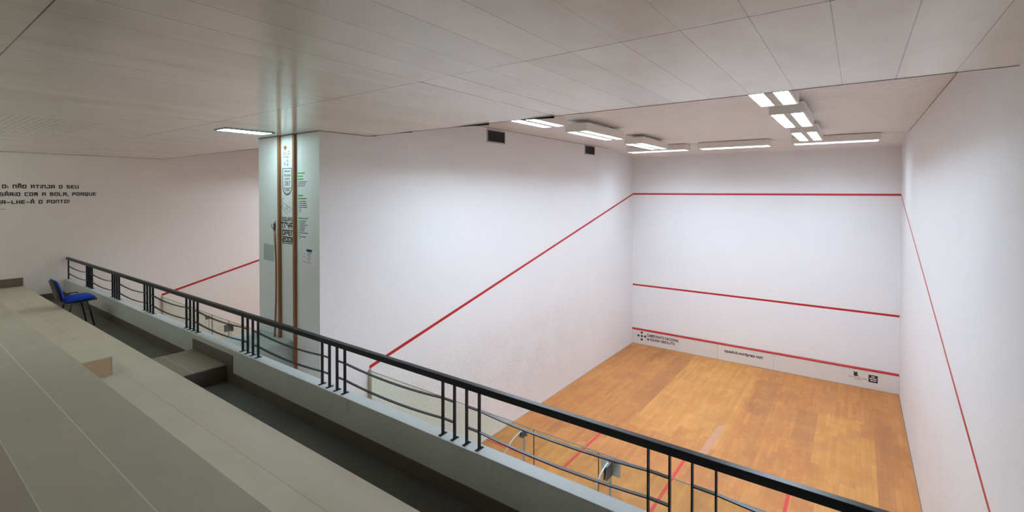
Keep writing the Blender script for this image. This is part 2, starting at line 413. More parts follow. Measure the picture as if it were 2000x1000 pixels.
# red court lines
def red(name, mb, label, mat='red'): return struct(name, mb, M[mat], label)
E = .0015
red('trim_2', MB().box(0, XR, -E, .0, 4.57, 4.62), 'red out line across the top of the near front wall')
red('trim_3', MB().box(.002, XR-.002, -E, .0, 1.78, 1.83), 'red service line halfway up the near front wall')
def slope(x0, x1): return MB().prism_yz([(0,4.57),(0,4.62),(YB,2.18),(YB,2.13)], x0, x1)
red('trim_4', slope(0, E), 'red out line sloping down the left wall of the near court')
red('trim_5', slope(XR-E, XR), 'red out line sloping down the right wall of the near court')
red('trim_6', slope(XL, XL+E), 'red out line sloping down the far wall of the far court')
def fl(x0, x1, y0, y1): return MB().box(x0, x1, y0, y1, 0, E)
red('trim_7', fl(0, XR, -5.49, -5.44), 'red short line across the wooden floor', 'red_floor')
red('trim_8', MB().box(0, 1.65, -7.14, -7.09, 0, E).box(1.60, 1.65, -7.09, -5.49, 0, E), 'red left service box outline on the wooden floor', 'red_floor')
red('trim_9', MB().box(4.75, XR, -7.14, -7.09, 0, E).box(4.75, 4.80, -7.09, -5.49, 0, E), 'red right service box outline on the wooden floor', 'red_floor')
red('trim_14', fl(3.175, 3.225, YB, -5.49), 'red half court line running to the glass back wall', 'red_floor')
red('trim_15', MB().prism_xy([(3.33,-5.44),(3.47,-5.44),(3.52,-3.86),(3.39,-4.02)], 0, E), 'faded pink strip on the wooden floor ahead of the short line', 'pink')
# thin dark skirting joint where the court walls meet the wooden floor
struct('baseboard_right', MB().box(XR-.010, XR, YB, 0, 0, .012), M['edge_trim'], 'thin dark joint along the foot of the right court wall')
struct('baseboard_left', MB().box(0, .008, YB, 0, 0, .010), M['vent_frame'], 'thin grey joint along the foot of the left court wall')

# ---------------------------------------------------------------- text helpers
def text_mesh(body, size, mat, name, spacing=1.0, xs=1.0, depth=.0008, bold=0, align='LEFT'):
    cu = bpy.data.curves.new(name, 'FONT'); cu.body = body; cu.size = size; cu.extrude = depth; cu.space_character = spacing
    cu.offset = bold; cu.align_x = align; cu.resolution_u = 3
    o = bpy.data.objects.new(name, cu); COL.objects.link(o)
    bpy.context.view_layer.update()
    me = bpy.data.meshes.new_from_object(o.evaluated_get(bpy.context.evaluated_depsgraph_get()))
    bpy.data.objects.remove(o); bpy.data.curves.remove(cu)
    me.transform(Matrix.Diagonal((xs, 1, 1, 1))); me.materials.clear(); me.materials.append(mat); me.name = name
    return me
def text_obj(body, size, mat, name, parent, loc, **k):
    o = bpy.data.objects.new(name, text_mesh(body, size, mat, name, **k)); COL.objects.link(o)
    o.parent = parent; o.location = loc
    return o
G = {  # square techno strokes in a unit box
 'A':[[(0,0),(0,1),(1,1),(1,0)],[(0,.42),(1,.42)]], 'B':[[(0,0),(0,1),(.85,1),(.85,.52)],[(0,.52),(1,.52),(1,0),(0,0)]],
 'C':[[(1,1),(0,1),(0,0),(1,0)]], 'E':[[(1,1),(0,1),(0,0),(1,0)],[(0,.5),(.85,.5)]], 'H':[[(0,0),(0,1)],[(1,0),(1,1)],[(0,.5),(1,.5)]],
 'J':[[(.3,1),(1,1),(1,0),(0,0),(0,.25)]], 'L':[[(0,1),(0,0),(1,0)]], 'M':[[(0,0),(0,1),(1,1),(1,0)],[(.5,1),(.5,.25)]],
 'N':[[(0,0),(0,1),(1,1),(1,0)]], 'O':[[(0,0),(0,1),(1,1),(1,0),(0,0)]], 'P':[[(0,0),(0,1),(1,1),(1,.4),(0,.4)]],
 'Q':[[(0,0),(0,1),(1,1),(1,0),(0,0)],[(.62,.2),(.62,-.22)]], 'R':[[(0,0),(0,1),(1,1),(1,.45),(0,.45)],[(.62,.45),(1,.2),(1,0)]],
 'S':[[(1,1),(0,1),(0,.5),(1,.5),(1,0),(0,0)]], 'T':[[(0,1),(1,1)],[(.5,1),(.5,0)]], 'U':[[(0,1),(0,0),(1,0),(1,1)]],
 'Y':[[(0,1),(0,.45),(1,.45),(1,1)],[(.5,.45),(.5,0)]], 'r':[[(0,0),(0,1),(1,1),(1,.75)]], 'h':[[(0,1.25),(0,0)],[(0,.7),(1,.7),(1,0)]],
 '2':[[(0,1),(1,1),(1,.5),(0,.5),(0,0),(1,0)]], '0':[[(0,0),(0,1),(1,1),(1,0),(0,0)]], '6':[[(1,1),(0,1),(0,0),(1,0),(1,.5),(0,.5)]],
 'i':[[(0,0),(0,.5)],[(0,.98),(0,1.0)]], '-':[[(0,.42),(1,.42)]], '!':[[(0,1.05),(0,.48)],[(0,.0),(0,.02)]], ':':[[(0,.0),(0,.06)],[(0,.5),(0,.56)]],
 ',':[[(0,.06),(0,-.2)]]}
G['Ã'] = G['A'] + [[(.1,1.32),(.4,1.42),(.6,1.32),(.9,1.42)]]; G['Á'] = G['A'] + [[(.42,1.3),(.66,1.5)]]
def strokes(text, u0, v0, h, w, gap, th, narrow=.25, space=.8, u1=None):
    """square stroke lettering in the u,v plane, 1.2 mm thick; returns MB (local XY, facing +Z)"""
    adv = []; u = 0
    for ch in text:
        ww = w*(narrow if ch in 'i:!,' else 1)
        if ch == ' ': adv.append((u, 0)); u += w*space; continue
        adv.append((u, 0 if ch in 'i:!,' else w-th)); u += ww+gap
    if u1 is not None:                       # stretch so that the last letter ends at u1
        s = (u1-u0)/(u-gap)
    else: s = 1
    mb = MB()
    for ch, (a, ww) in zip(text, adv):
        if ch == ' ': continue
        for pl in G[ch]:
            pts = [(u0+s*(a+th/2+x*ww), v0+th/2+y*(h-th)) for x, y in pl]
            for (xa, ya), (xb, yb) in zip(pts, pts[1:]):
                L = math.hypot(xb-xa, yb-ya) or 1; dx, dy = (xb-xa)/L*th/2, (yb-ya)/L*th/2
                px, py = -dy, dx
                mb.prism_xy([(xa-dx+px,ya-dy+py),(xa-dx-px,ya-dy-py),(xb+dx-px,yb+dy-py),(xb+dx+px,yb+dy+py)], 0, .0012)
    return mb
def dashes(u0, v0, widths, h, gap):
    mb = MB(); u = u0
    for w in widths: mb.box(u, u+w, v0, v0+h, 0, .001); u += w+gap
    return mb
FACE_Y = (PI/2, 0, 0)          # local x -> +x, local y -> z, facing -y
FACE_X = (PI/2, 0, PI/2)       # local x -> +y, local y -> z, facing +x

# lettering on the far wall
t = thing('wall_lettering', 'three lines of black squared lettering on the far white wall', 'lettering', (XL+.001, -12.4, 4.4), rot=FACE_X)
def wl(txt, ya, yb, z): return strokes(txt, ya+12.4, z-4.4, .074, .057, .011, .0165, space=.9, u1=yb+12.4)
wl('O: NÃO ATiNJA O SEU', -12.368, -11.236, 4.717).obj('text_line', M['navy_print'], t)
strokes('M', -.062, .317, .074, .057, .011, .0165).obj('text_line', M['navy_print'], t)
wl('SÁRiO COM A BOLA, PORQUE', -12.402, -10.950, 4.562).obj('text_line', M['navy_print'], t)
wl('AR-LHE-Á O PONTO!', -12.445, -11.388, 4.405).obj('text_line', M['navy_print'], t)
MB().box(-.12, .072, -.10, -.090, 0, .001).obj('underline_mark', M['green_print'], t)['label'] = 'short green printed mark'

# ---------------------------------------------------------------- end face of the dividing wall: posts, pole, prints, notices
YF = YP-.0003
p = MB().box(-.985, -.941, YP-.036, YP-.002, 2.6, ZL-.001).obj('wooden_post', M['wood_post'], loc=(-.963, YP-.02, 2.6))
tag(p, 'left brown wooden post on the dividing wall end, footed on the pale ledge', 'post', 'wooden posts on the wall end')
p = MB().box(-.588, -.546, YP-.036, YP-.002, 0, ZL-.001).obj('wooden_post', M['wood_post'], loc=(-.567, YP-.02, 0))
tag(p, 'right brown wooden post on the dividing wall end, reaching down below the railing', 'post', 'wooden posts on the wall end')
t = thing('hooked_pole', 'thin wooden pole with a dark hook leaning beside the left post', 'pole', (-1.05, YP-.05, 2.6))
def pl(x, z): return (x+1.05, 0, z-2.6)
MB().tube([pl(-1.05,2.605), pl(-1.03,2.85), pl(-1.01,3.12), pl(-1.002,3.40), pl(-1.002,3.66), pl(-1.02,3.9), pl(-1.04,4.13)], [.013,.013,.012,.012,.012,.014,.014], 8).obj('shaft', M['pole'], t, smooth=True)
mb = MB().tube([pl(-1.035,4.10), pl(-1.04,4.20), pl(-1.02,4.235)], [.013,.018,.009], 8)
mb.tube([pl(-1.045,4.14), pl(-1.085,4.13), pl(-1.115,4.16), pl(-1.12,4.20)], .006, 6)
mb.obj('hook', M['steel_dark'], t, smooth=True)['label'] = 'dark metal hook'

def decal(name, label, cat, x, z, group=None): return thing(name, label, cat, (x, YF, z), group=group, rot=FACE_Y)
# heart emblem
t = decal('heart_emblem', 'small gold heart emblem with faint caption high between the wooden posts', 'emblem', -.80, 5.26)
hp = []
for i in range(28):
    a = 2*PI*i/28; hp.append((.0024*16*math.sin(a)**3-.03, .0026*(13*math.cos(a)-5*math.cos(2*a)-2*math.cos(3*a)-math.cos(4*a))))
MB().prism_xy(hp, 0, .001).obj('heart', M['gold_print'], t)
mb = dashes(-.075, -.062, [.045], .011, 0)
for k in (dashes(.03, -.058, [.06], .010, 0), dashes(-.085, -.088, [.085, .08], .010, .02)):
    n = len(mb.v); mb.v += k.v; mb.f += [tuple(i+n for i in f) for f in k.f]
mb.obj('caption', M['grey_print'], t)
text_obj('portugal', .058, M['grey_print'], 'caption', t, (-.09, -.138, 0), xs=.76)
# shield emblem
t = decal('shield_emblem', 'dark outlined shield emblem headed by number two between the wooden posts', 'emblem', -.785, 4.98)
text_obj('#', .075, M['navy_print'], 'heading', t, (-.075, .042, 0), xs=.8)
text_obj('2', .115, M['navy_print'], 'heading', t, (-.012, .036, 0), xs=.8)
def shield(r):
    w, top, bot = .126-r, -r*.7, -.375+r*1.5
    q = [(-w,top),(-w,-.25)]
    for i in range(1, 12):
        a = PI+PI*i/12; q.append((w*math.cos(a), -.25+(.25+bot)*-math.sin(a)))
    q += [(w,-.25),(w,top)]
    return q
a, b = shield(0), shield(.013); mb = MB()
for i in range(len(a)):
    j = (i+1) % len(a); mb.prism_xy([a[i],a[j],b[j],b[i]], 0, .001)
mb.obj('outline', M['navy_print'], t)
for tx, sz, zz, xs in (('CAMPEONATO', .036, -.055, .75), ('Nacional', .064, -.115, .76), ('EQUIPAS', .042, -.163, .92), ('2007', .092, -.243, .86), ('DEZEMBRO', .040, -.316, .64)):
    text_obj(tx, sz, M['navy_print'], 'text_line', t, (0, zz, 0), xs=xs, align='CENTER')
dashes(-.09, -.283, [.05, .02, .04, .045], .014, .01).obj('small_print', M['grey_print'], t)
dashes(-.04, -.338, [.018, .018, .018], .009, .010).obj('small_print', M['grey_print'], t)
# court drawing
t = decal('court_drawing', 'thin grey line drawing of tilted court boxes below the shield', 'drawing', -.80, 4.42)
mb = MB()
def seg(m, a, b, th=.005):
    L = math.hypot(b[0]-a[0], b[1]-a[1]); px, py = -(b[1]-a[1])/L*th/2, (b[0]-a[0])/L*th/2
    m.prism_xy([(a[0]+px,a[1]+py),(a[0]-px,a[1]-py),(b[0]-px,b[1]-py),(b[0]+px,b[1]+py)], 0, .001)
for a, b in (((-.13,.16),(-.07,.20)),((-.13,.16),(-.09,.09)),((-.13,.05),(-.07,.10)),((-.07,.10),(.14,.0)),((-.13,.05),(.06,-.06)),((.06,-.06),(.14,.0)),((-.02,.075),(.02,.02)),
             ((.08,.03),(.0,-.02)),((-.13,.05),(-.13,.0)),((-.13,0),(.03,-.10)),((-.03,0),(.04,.05))): seg(mb, (a[0], a[1]*.72), (b[0], b[1]*.72))
mb.obj('drawing_lines', M['grey_print'], t)
# tournament lettering
t = decal('tournament_lettering', 'bold squared black tournament lettering low between the wooden posts', 'lettering', -.925, 3.93)
strokes('SQUASh', 0, .315, .055, .047, .009, .010).obj('text_line', M['black_print'], t)
mb = strokes('TrYP', -.02, .215, .085, .070, .012, .018); mb.obj('text_line', M['black_print'], t)
strokes('OPEN', 0, .118, .078, .068, .012, .018).obj('text_line', M['olive_print'], t)
strokes('2006', 0, .024, .078, .070, .010, .018).obj('text_line', M['black_print'], t)
dashes(0, 0, [.07, .045, .06, .05], .013, .012).obj('small_print', M['black_print'], t)
# three printed lists
def plist(label, x, z, heads, rows, lead):
    t = decal('printed_list', label, 'printed list', x, z, 'printed lists on the wall end')
    zz = 0; mh, mr, ml = MB(), MB(), MB()
    def add(m, k):
        n = len(m.v); m.v += k.v; m.f += [tuple(i+n for i in f) for f in k.f]
    for w in heads: add(mh, dashes(0, zz-.020, w, .016, .008)); zz -= .041
    for w in rows:
        if lead: add(ml, dashes(0, zz-.013, [.022], .009, 0))
        add(mr, dashes(.036 if lead else .004, zz-.012, w, .009, .007)); zz -= .0265
    mh.obj('heading', M['green_print'], t)['label'] = 'green printed heading'
    mr.obj('list_rows', M['navy_print'], t)
    if lead: ml.obj('row_marks', M['green_print'], t)
plist('topmost list with three green heading lines right of the wooden posts', -.508, 4.915, [[.17],[.12],[.13]], [[.03,.1,.07],[.07,.06,.04],[.07,.05,.03]], False)
plist('middle list with two green heading lines right of the wooden posts', -.503, 4.615, [[.12],[.20]], [[.04,.10],[.06,.10],[.05,.12],[.05,.12],[.03],[.03]], True)
plist('lowest and longest list under one green heading line right of the wooden posts', -.503, 4.31, [[.10,.06,.06]], [[.06,.09],[.05,.07],[.08,.10],[.05,.07],[.05,.06],[.05,.05],[.06,.13],[.02],[.05,.08],[.01]], True)
# paper notices
t = decal('paper_notice', 'greyish paper notice on the wall end left of the posts', 'notice', -1.45, 3.66, 'paper notices on the wall end')
MB().prism_xy([(0,0),(.29,-.008),(.292,.225),(.006,.24)], 0, .0012).obj('sheet', M['paper_grey'], t)
dashes(.03, .12, [.1, .09], .035, .02).obj('print', M['ledge'], t)
t = decal('paper_notice', 'white paper notice with dark title bar on the wall end right of the posts', 'notice', -.412, 3.67, 'paper notices on the wall end')
MB().prism_xy([(0,.012),(.315,-.004),(.318,.255),(.0,.255)], 0, .0012).obj('sheet', M['paper'], t)
MB().box(.105, .235, .19, .222, .0012, .0022).obj('title_bar', M['navy_print'], t)
mb = MB()
for (a, b, w) in ((.15,.17,.07),(.04,.155,.03),(.03,.115,.04),(.02,.052,.06)): mb.box(a, a+w, b, b+.007, .0012, .002)
mb.obj('print', M['navy_print'], t)
mb = MB()
for (a, b, w) in ((.12,.145,.08),(.14,.12,.06),(.11,.095,.09),(.13,.07,.07),(.10,.04,.10)): mb.box(a, a+w, b, b+.010, .0012, .002)
mb.obj('print', M['red_print'], t)['label'] = 'faded red print'

# ---------------------------------------------------------------- tin board at the foot of the front wall
t = thing('tin_board', 'white board along the foot of the front wall under a red top strip', 'tin board', (0, 0, 0))
for a, b in ((.004, 2.481), (2.487, 3.866), (3.872, 6.396)):
    MB().box(a, b, -.022, -.001, .012, .432).obj('panel', M['tin'], t)
MB().prism_yz([(-.001,.43),(-.03,.43),(-.03,.455),(-.015,.48),(-.001,.48)], .002, 6.398).obj('top_strip', M['red'], t)['label'] = 'red painted top strip'
MB().box(.004, 6.396, -.020, -.001, .0, .014).obj('base_strip', M['vent_frame'], t)
Y0 = -.0225
def tin_part(o): o.rotation_euler = FACE_Y; return o
mb = MB()
for dx, dz in ((0,.105),(-.105,0),(.105,0),(0,-.105)):
    mb.prism_xy([(dx+.034*math.cos(i*PI/7), dz+.034*math.sin(i*PI/7)) for i in range(14)], 0, .001)
mb.prism_xy([(.034*math.cos(i*PI/7), .034*math.sin(i*PI/7)) for i in range(14)], 0, .001)
o = mb.obj('dot_emblem', M['black_print'], t); o.location = (.305, Y0, .258); tin_part(o)
tin_part(text_obj('CAMPEONATO NACIONAL', .108, M['black_print'], 'lettering', t, (.462, Y0, .275), xs=.72, bold=.0035))
tin_part(text_obj('de SQUASH ABSOLUTO', .108, M['black_print'], 'lettering', t, (.462, Y0, .165), xs=.74, bold=.0035))
tin_part(text_obj('squashcb.wordpress com', .112, M['black_print'], 'lettering', t, (2.66, Y0, .245), xs=.83, bold=.0035))
mb = MB().prism_xy([(-.03,.085),(.0,.06),(.005,.085),(.02,.06),(.07,.085),(.05,.06),(.09,.055),(.055,.035),(.07,0),(.085,-.03),(.04,-.02),(.035,-.045),(.01,-.02),(.0,-.045),(-.012,-.0),(-.005,.03)], 0, .001)
o = mb.obj('crest', M['black_print'], t); o.location = (5.565, Y0, .285); tin_part(o)
o = dashes(0, 0, [.06, .05, .09, .10], .014, .02).obj('small_print', M['grey_print'], t); o.location = (5.46, Y0, .215); tin_part(o)
o = dashes(0, 0, [.05, .08], .012, .02).obj('small_print', M['grey_print'], t); o.location = (5.57, Y0, .178); tin_part(o)
o = MB().box(0, .172, 0, .172, 0, .001).obj('black_label', M['black_print'], t); o.location = (5.84, Y0, .172); tin_part(o)
mb = dashes(.055, .125, [.025, .03], .022, .006)
for q in (dashes(.02, .080, [.05, .04, .025], .022, .008), dashes(.035, .035, [.05, .05], .022, .008)):
    n = len(mb.v); mb.v += q.v; mb.f += [tuple(i+n for i in f) for f in q.f]
o = mb.obj('label_print', M['white_print'], t); o.location = (5.84, Y0-.0012, .172); tin_part(o)

# ---------------------------------------------------------------- vents on the left court wall
def vent(y0, y1, z0, z1, label):
    t = thing('wall_vent', label, 'vent', (0, (y0+y1)/2, z0), group='air vents under the court ceiling')
    h = z1-z0; w = (y1-y0)/2; f = .022
    mb = MB()
    mb.box(.001, .014, -w, w, 0, f).box(.001, .014, -w, w, h-f, h).box(.001, .014, -w, -w+f, f, h-f).box(.001, .014, w-f, w, f, h-f)
    mb.obj('frame', M['vent_frame'], t)
    MB().box(.001, .003, -w+f, w-f, f, h-f).obj('back_plate', M['dark'], t)
    mb = MB(); n = 9
    for k in range(n):
        z = f+(h-2*f)*(k+.2)/n; mb.prism_yz([(-w+f,z),(w-f,z),(w-f,z+.004),(-w+f,z+.004)], .003, .011)
    mb.obj('blades', M['vent_dark'], t)
    MB().box(.003, .013, -.006, .006, f, h-f).obj('mullion', M['vent_dark'], t)
vent(-7.115, -6.555, 5.585, 5.83, 'larger dark vent high on the left court wall, nearer the gallery')
vent(-3.21, -2.65, 5.61, 5.85, 'smaller looking dark vent high on the left court wall, nearer the front')

# ---------------------------------------------------------------- court lamps
LW, LL, LH = .40, 1.55, .138
def lamp(label, mat, louvre=False, gap=.0615, group='twin tube ceiling lamps of the near court'):
    t = thing('ceiling_lamp', label, 'ceiling lamp', group=group)       # origin: centre of the underside
    W, L = LW/2, LL/2
    mb = MB()
    mb.box(-W, W, -L, L, .058, LH)
    mb.box(-W, -W+.022, -L, L, 0, .058).box(W-.022, W, -L, L, 0, .058)
    mb.box(-W+.022, W-.022, -L, -L+.03, 0, .058).box(-W+.022, W-.022, L-.03, L, 0, .058)
    mb.obj('housing', M['housing'], t)
    MB().box(-.045, .045, -L+.03, L-.03, .002, .058).obj('spine', M['spine'], t)
    mb = MB().box(-.06, .06, -L+.35, L-.35, LH, LH+gap)
    mb.obj('mounting_bracket', M['housing'], t)
    for s in (-1, 1):
        x0, x1 = sorted((s*.047, s*(W-.024)))
        MB().box(x0, x1, -L+.032, L-.032, .048, .0575).obj('lamp_tube', mat, t)['label'] = 'glowing white tube'
        if louvre:
            m2 = MB(); n = 30
            for k in range(n+1):
                y = -L+.034+(2*L-.068)*k/n; m2.box(x0, x1, y-.0012, y+.0012, .006, .034)
            m2.obj('louvre', M['reflector'], t)
    return t
def put(o, x, y, z, rz=0, label=None, group=None):
    o.location = (x, y, z); o.rotation_euler = (0, 0, rz)
    if label: o['label'] = label
    if group: o['group'] = group
    return o
ZB = 5.66
proto = lamp('left row court lamp, partly cut off by the plank ceiling edge', M['tube_boost'])
put(proto, 1.79, -8.42, ZB)
proto = lamp('middle lamp of the left row above the near court', M['tube'])
put(proto, 1.80, -6.20, ZB, 0, 'middle lamp of the left row above the near court')
put(copy_tree(proto), 1.81, -3.72, ZB, 0, 'left row court lamp nearest the front wall')
pr = lamp('right row court lamp, partly cut off by the plank ceiling edge', M['tube_right'])
put(pr, 4.85, -8.46, ZB)
put(copy_tree(pr), 4.85, -6.20, ZB, 0, 'middle lamp of the right row above the near court')
put(copy_tree(pr), 4.85, -3.84, ZB, 0, 'right row court lamp nearest the front wall')
pf = lamp('front row court lamp nearest the left court wall, set crosswise', M['tube_side'], True, .010)
ZR = 5.71
put(pf, 1.37, -1.78, ZR, PI/2)
put(copy_tree(pf), 3.21, -1.78, ZR, PI/2, 'middle lamp of the front row, set crosswise')
put(copy_tree(pf), 5.19, -1.78, ZR, PI/2, 'front row court lamp nearest the right court wall, set crosswise')
# unseen lamps added over the far court to brighten its wall
pq = lamp('added unseen twin tube lamp lighting the far court behind the dividing wall', M['tube_far_fill'], group='added fill lamps of the far court')
first = True
for x, ys in ((-6.2, (-6.9, -4.7)), (-3.1, (-8.4, -6.2, -3.7))):
    for y in ys:
        o = pq if first else copy_tree(pq); first = False
        put(o, x, y, ZB, 0)

# recessed gallery lamps
def glamp(label, mat):
    t = thing('recessed_lamp', label, 'ceiling lamp', group='recessed gallery ceiling lamps')
    w, l = .15, .31
    mb = MB().box(-w, w, -l, -l+.02, 0, .012).box(-w, w, l-.02, l, 0, .012).box(-w, -w+.015, -l+.02, l-.02, 0, .012).box(w-.015, w, -l+.02, l-.02, 0, .012)
    mb.obj('frame', M['steel_dark'], t)
    MB().box(-w+.016, w-.016, -l+.022, l-.022, .003, .011).obj('diffuser', mat, t)['label'] = 'glowing pale green-white diffuser'
    return t
g = glamp('small glowing lamp in the plank ceiling in front of the wooden posts', M['tube_gallery']); put(g, -.83, -11.04, ZL-.0125)
def fill_batten(label):  # lamp added behind the camera to brighten gallery walls and ceiling
    t = thing('fill_batten_lamp', label, 'ceiling lamp', group='added fill tube lamps at the back of the gallery')
    MB().box(-.6, .6, -.03, .03, .045, .0855).obj('housing', M['housing'], t)
    for e in (-1, 1): MB().box(e*.585-.012, e*.585+.012, -.018, .018, 0, .045).obj('tube_holder', M['reflector'], t)
    MB().tube([(-.573,0,.018),(.573,0,.018)], .013, 10).obj('lamp_tube', M['tube_gallery_fill'], t)['label'] = 'glowing white tube'
    return t
g2 = fill_batten('added unseen fill tube lamp under the plank ceiling above the topmost seating tier')
for i, x in enumerate((-6.9, -4.9, -1.8)):
    put(g2 if i == 0 else copy_tree(g2), x, -14.2, ZL-.0856)

# ---------------------------------------------------------------- gallery (its own frame, turned a third of a degree against the courts)
GA = .0055
GO = Vector((4, -11.4, 0))
def gloc(z=0): return (4, -11.4, z)
def gx(x): return x-4
def gy(y): return y+11.4
def G_obj(name, mb, mat, label, cat, kind=None, bevel=0, group=None):
    o = mb.obj(name, mat, bevel=bevel); o.location = gloc(); o.rotation_euler = (0, 0, GA)
    return tag(o, label, cat, group, kind)
def gbox(x0, x1, y0, y1, z0, z1, mb=None): return (mb or MB()).box(gx(x0), gx(x1), gy(y0), gy(y1), z0, z1)
XA, XB = -7.985, 6.398
ZF = 2.41
M['tile_walk'] = tile_mat('dark_grey_walkway_tile', (92, 91, 87), .66, 0, 0, .33, gh=.0012, gcol=(92, 90, 84))
M['tile_tier'] = tile_mat('grey_beige_stone_tile', (190, 181, 163), 1.98, .55, gy(-12.025)-.0, .3275, gcol=(138, 130, 116), gh=.0022, var=.04)
M['tile_tier2'] = tile_mat('grey_stone_tile', (176, 170, 154), 1.98, 1.2, gy(-12.815), .3275, var=.04)
M['tile_step'] = tile_mat('grey_brown_step_tile', (136, 126, 114), .66, gx(-.45), gy(-11.43)-.33, .66, gh=.002)
M['skirting'] = plain('brown_grey_skirting_tile', (98, 91, 83), .45, var=.1)
M['step_light'] = plain('warm_beige_step_face', (196, 170, 142), .5, var=.12)

G_obj('floor', gbox(XA+.012, XB, -12.03, -11.30, ZF-.18, ZF), M['tile_walk'], 'dark tiled gallery walkway between railing and seating tier', None, 'structure')
o = G_obj('seating_tier', gbox(XA+.012, XB-.012, -12.815, -12.025, ZF-.18, 2.75), M['tile_tier'], 'lowest wide tiled seating tier beside the dark walkway', 'seating tier', bevel=.003, group='tiled seating tiers')
G_obj('seating_tier', gbox(XA+.014, XB-.016, -13.587, -12.816, ZF-.18, 3.12), M['tile_tier2'], 'second tiled seating tier rising behind the small step block', 'seating tier', bevel=.003, group='tiled seating tiers')
o = G_obj('seating_tier', gbox(XA+.03, XB-.03, -15.38, -13.588, ZF-.18, 3.49), M['tile_tier2'], 'topmost tiled seating tier at the lower left corner', 'seating tier', bevel=.003, group='tiled seating tiers')
# small step block on the first tier
t = thing('step_block', 'small tiled step block on the lowest tier with a pale end face', 'step', gloc(2.75), GA)
gbox(-1.66, -.668, -12.813, -12.422, .0005, .188).obj('block', M['tile_tier'], t, bevel=.003)
gbox(-.667, -.658, -12.812, -12.424, .001, .184).obj('end_tile', M['step_light'], t)['label'] = 'warm beige end tile'
gbox(-.658, -.654, -12.436, -12.424, .001, .186).obj('corner_trim', M['tin'], t)['label'] = 'pale corner strip'
# platform in the walkway
t = thing('walkway_platform', 'raised tiled platform crossing the dark walkway against the parapet', 'platform', gloc(ZF), GA)
gbox(-1.40, -.452, -12.022, -11.43, .0005, .19).obj('platform_block', M['tile_step'], t, bevel=.003)
gbox(-.451, -.442, -11.745, -11.43, .001, .182).obj('riser_tile', M['skirting'], t); gbox(-.451, -.442, -12.022, -11.749, .001, .182).obj('riser_tile', M['skirting'], t)
# parapet
t = thing('parapet', 'low grey concrete parapet wall carrying the dark railing', 'parapet', gloc(0), GA)
gbox(XA+.006, XB-.012, -11.418, -11.302, 2.232, 2.787).obj('parapet_wall', M['concrete'], t)
gbox(XA+.006, XB-.012, -11.419, -11.301, 2.787, 2.80).obj('coping', M['coping'], t, bevel=.003)['label'] = 'paler smooth top surface'
gbox(XA+.006, -1.402, -11.428, -11.418, ZF+.001, 2.533).obj('skirting', M['skirting'], t)['label'] = 'dark tile skirting'
mb = MB().prism_xz([(gx(-1.40),2.602),(gx(-1.40),2.737),(gx(-.29),2.737),(gx(-.29),ZF+.001),(gx(-.44),ZF+.001),(gx(-.44),2.602)], gy(-11.428), gy(-11.418))
mb.obj('skirting', M['skirting'], t)['label'] = 'dark tile skirting stepping over the platform'
gbox(-.288, XB, -11.428, -11.418, ZF+.001, 2.533).obj('skirting', M['skirting'], t)['label'] = 'dark tile skirting'
# ledge outside the parapet and its bridge to the dividing wall
t = thing('ledge', 'pale narrow ledge outside the parapet reaching the dividing wall end', 'ledge', (0, 0, 2.6))
MB().prism_xy([(XL+.002,-11.36),(-.655,-11.32),(-.655,YP-.0005),(XP,YP-.0005),(XP,-11.03),(XL+.002,-11.06)], -.35, 0).obj('ledge_slab', M['ledge'], t)
struct('wall_lower', MB().box(XL, XR, -11.42, -11.36, 0, 2.23), M['wall_gallery'], 'wall under the gallery at the back of the ground corridor')
# skirting on the far wall
def skirt(name, y0, y1, z0, z1, label):
    tag(MB().box(XL+.0002, XL+.010, y0, y1, z0, z1).obj(name, M['skirting']), label, kind='structure')
skirt('baseboard_left.001', -12.88, -12.094, 2.752, 2.92, 'brown tile skirting on the far wall above the lowest tier')
skirt('baseboard_left.002', -12.088, -11.50, ZF+.001, 2.533, 'brown tile skirting on the far wall at the end of the walkway')
skirt('baseboard_left.003', -13.62, -12.885, 3.122, 3.29, 'brown tile skirting on the far wall above the second tier')

# ---------------------------------------------------------------- railing
t = thing('railing', 'long dark metal railing with paired drooping bars along the parapet', 'railing', gloc(2.80), GA)
gbox(XA+.004, XB, -11.388, -11.341, .412, .460).obj('handrail', M['rail'], t, bevel=.004)
RY = gy(-11.3645)
post_mesh = MB().box(-.0045, .0045, -.013, .013, .006, .413).mesh('baluster', M['rail'])
foot_mesh = MB().box(-.012, .012, -.036, .036, 0, .006).mesh('foot_plate', M['rail'])
bolt_mesh = MB().prism_xy([(.005*math.cos(i*PI/3), .005*math.sin(i*PI/3)) for i in range(6)], .006, .011).mesh('bolt', M['steel_dark'])
def baluster(x):
    o = bpy.data.objects.new('baluster', post_mesh); COL.objects.link(o); o.parent = t; o.location = (gx(x), RY, 0)
    f = bpy.data.objects.new('foot_plate', foot_mesh); COL.objects.link(f); f.parent = o
    for s in (-1, 1):
        if x > -2: 
            b = bpy.data.objects.new('bolt', bolt_mesh); COL.objects.link(b); b.parent = o; b.location = (0, s*.026, 0)
starts = [4.655-1.605*k for k in range(-1, 8)][::-1]
starts[0] = -6.54; starts[1] = -4.95
groups = [[s+.1205*k for k in range(4)] for s in starts]
baluster(-7.90)
for gq in groups:
    for x in gq:
        if x < XB-.03: baluster(x)
ends = [(-7.90, groups[0][1])] + [(a[2], b[1]) for a, b in zip(groups, groups[1:])]
for a, b in ends:
    b2 = min(b, XB-.01); o1 = a+.1205 if a > -7.8 else a; o2 = b-.1205
    for z in (.279, .124):
        pts = []
        for i in range(25):
            x = a+(b-a)*i/24
            if x > b2+1e-5: break
            u = min(1, max(0, (x-o1)/(o2-o1))); sag = .027*4*u*(1-u)
            pts.append((gx(x), RY, z-sag))
        MB().sweep(pts, .024, .007).obj('bar', M['rail'], t)

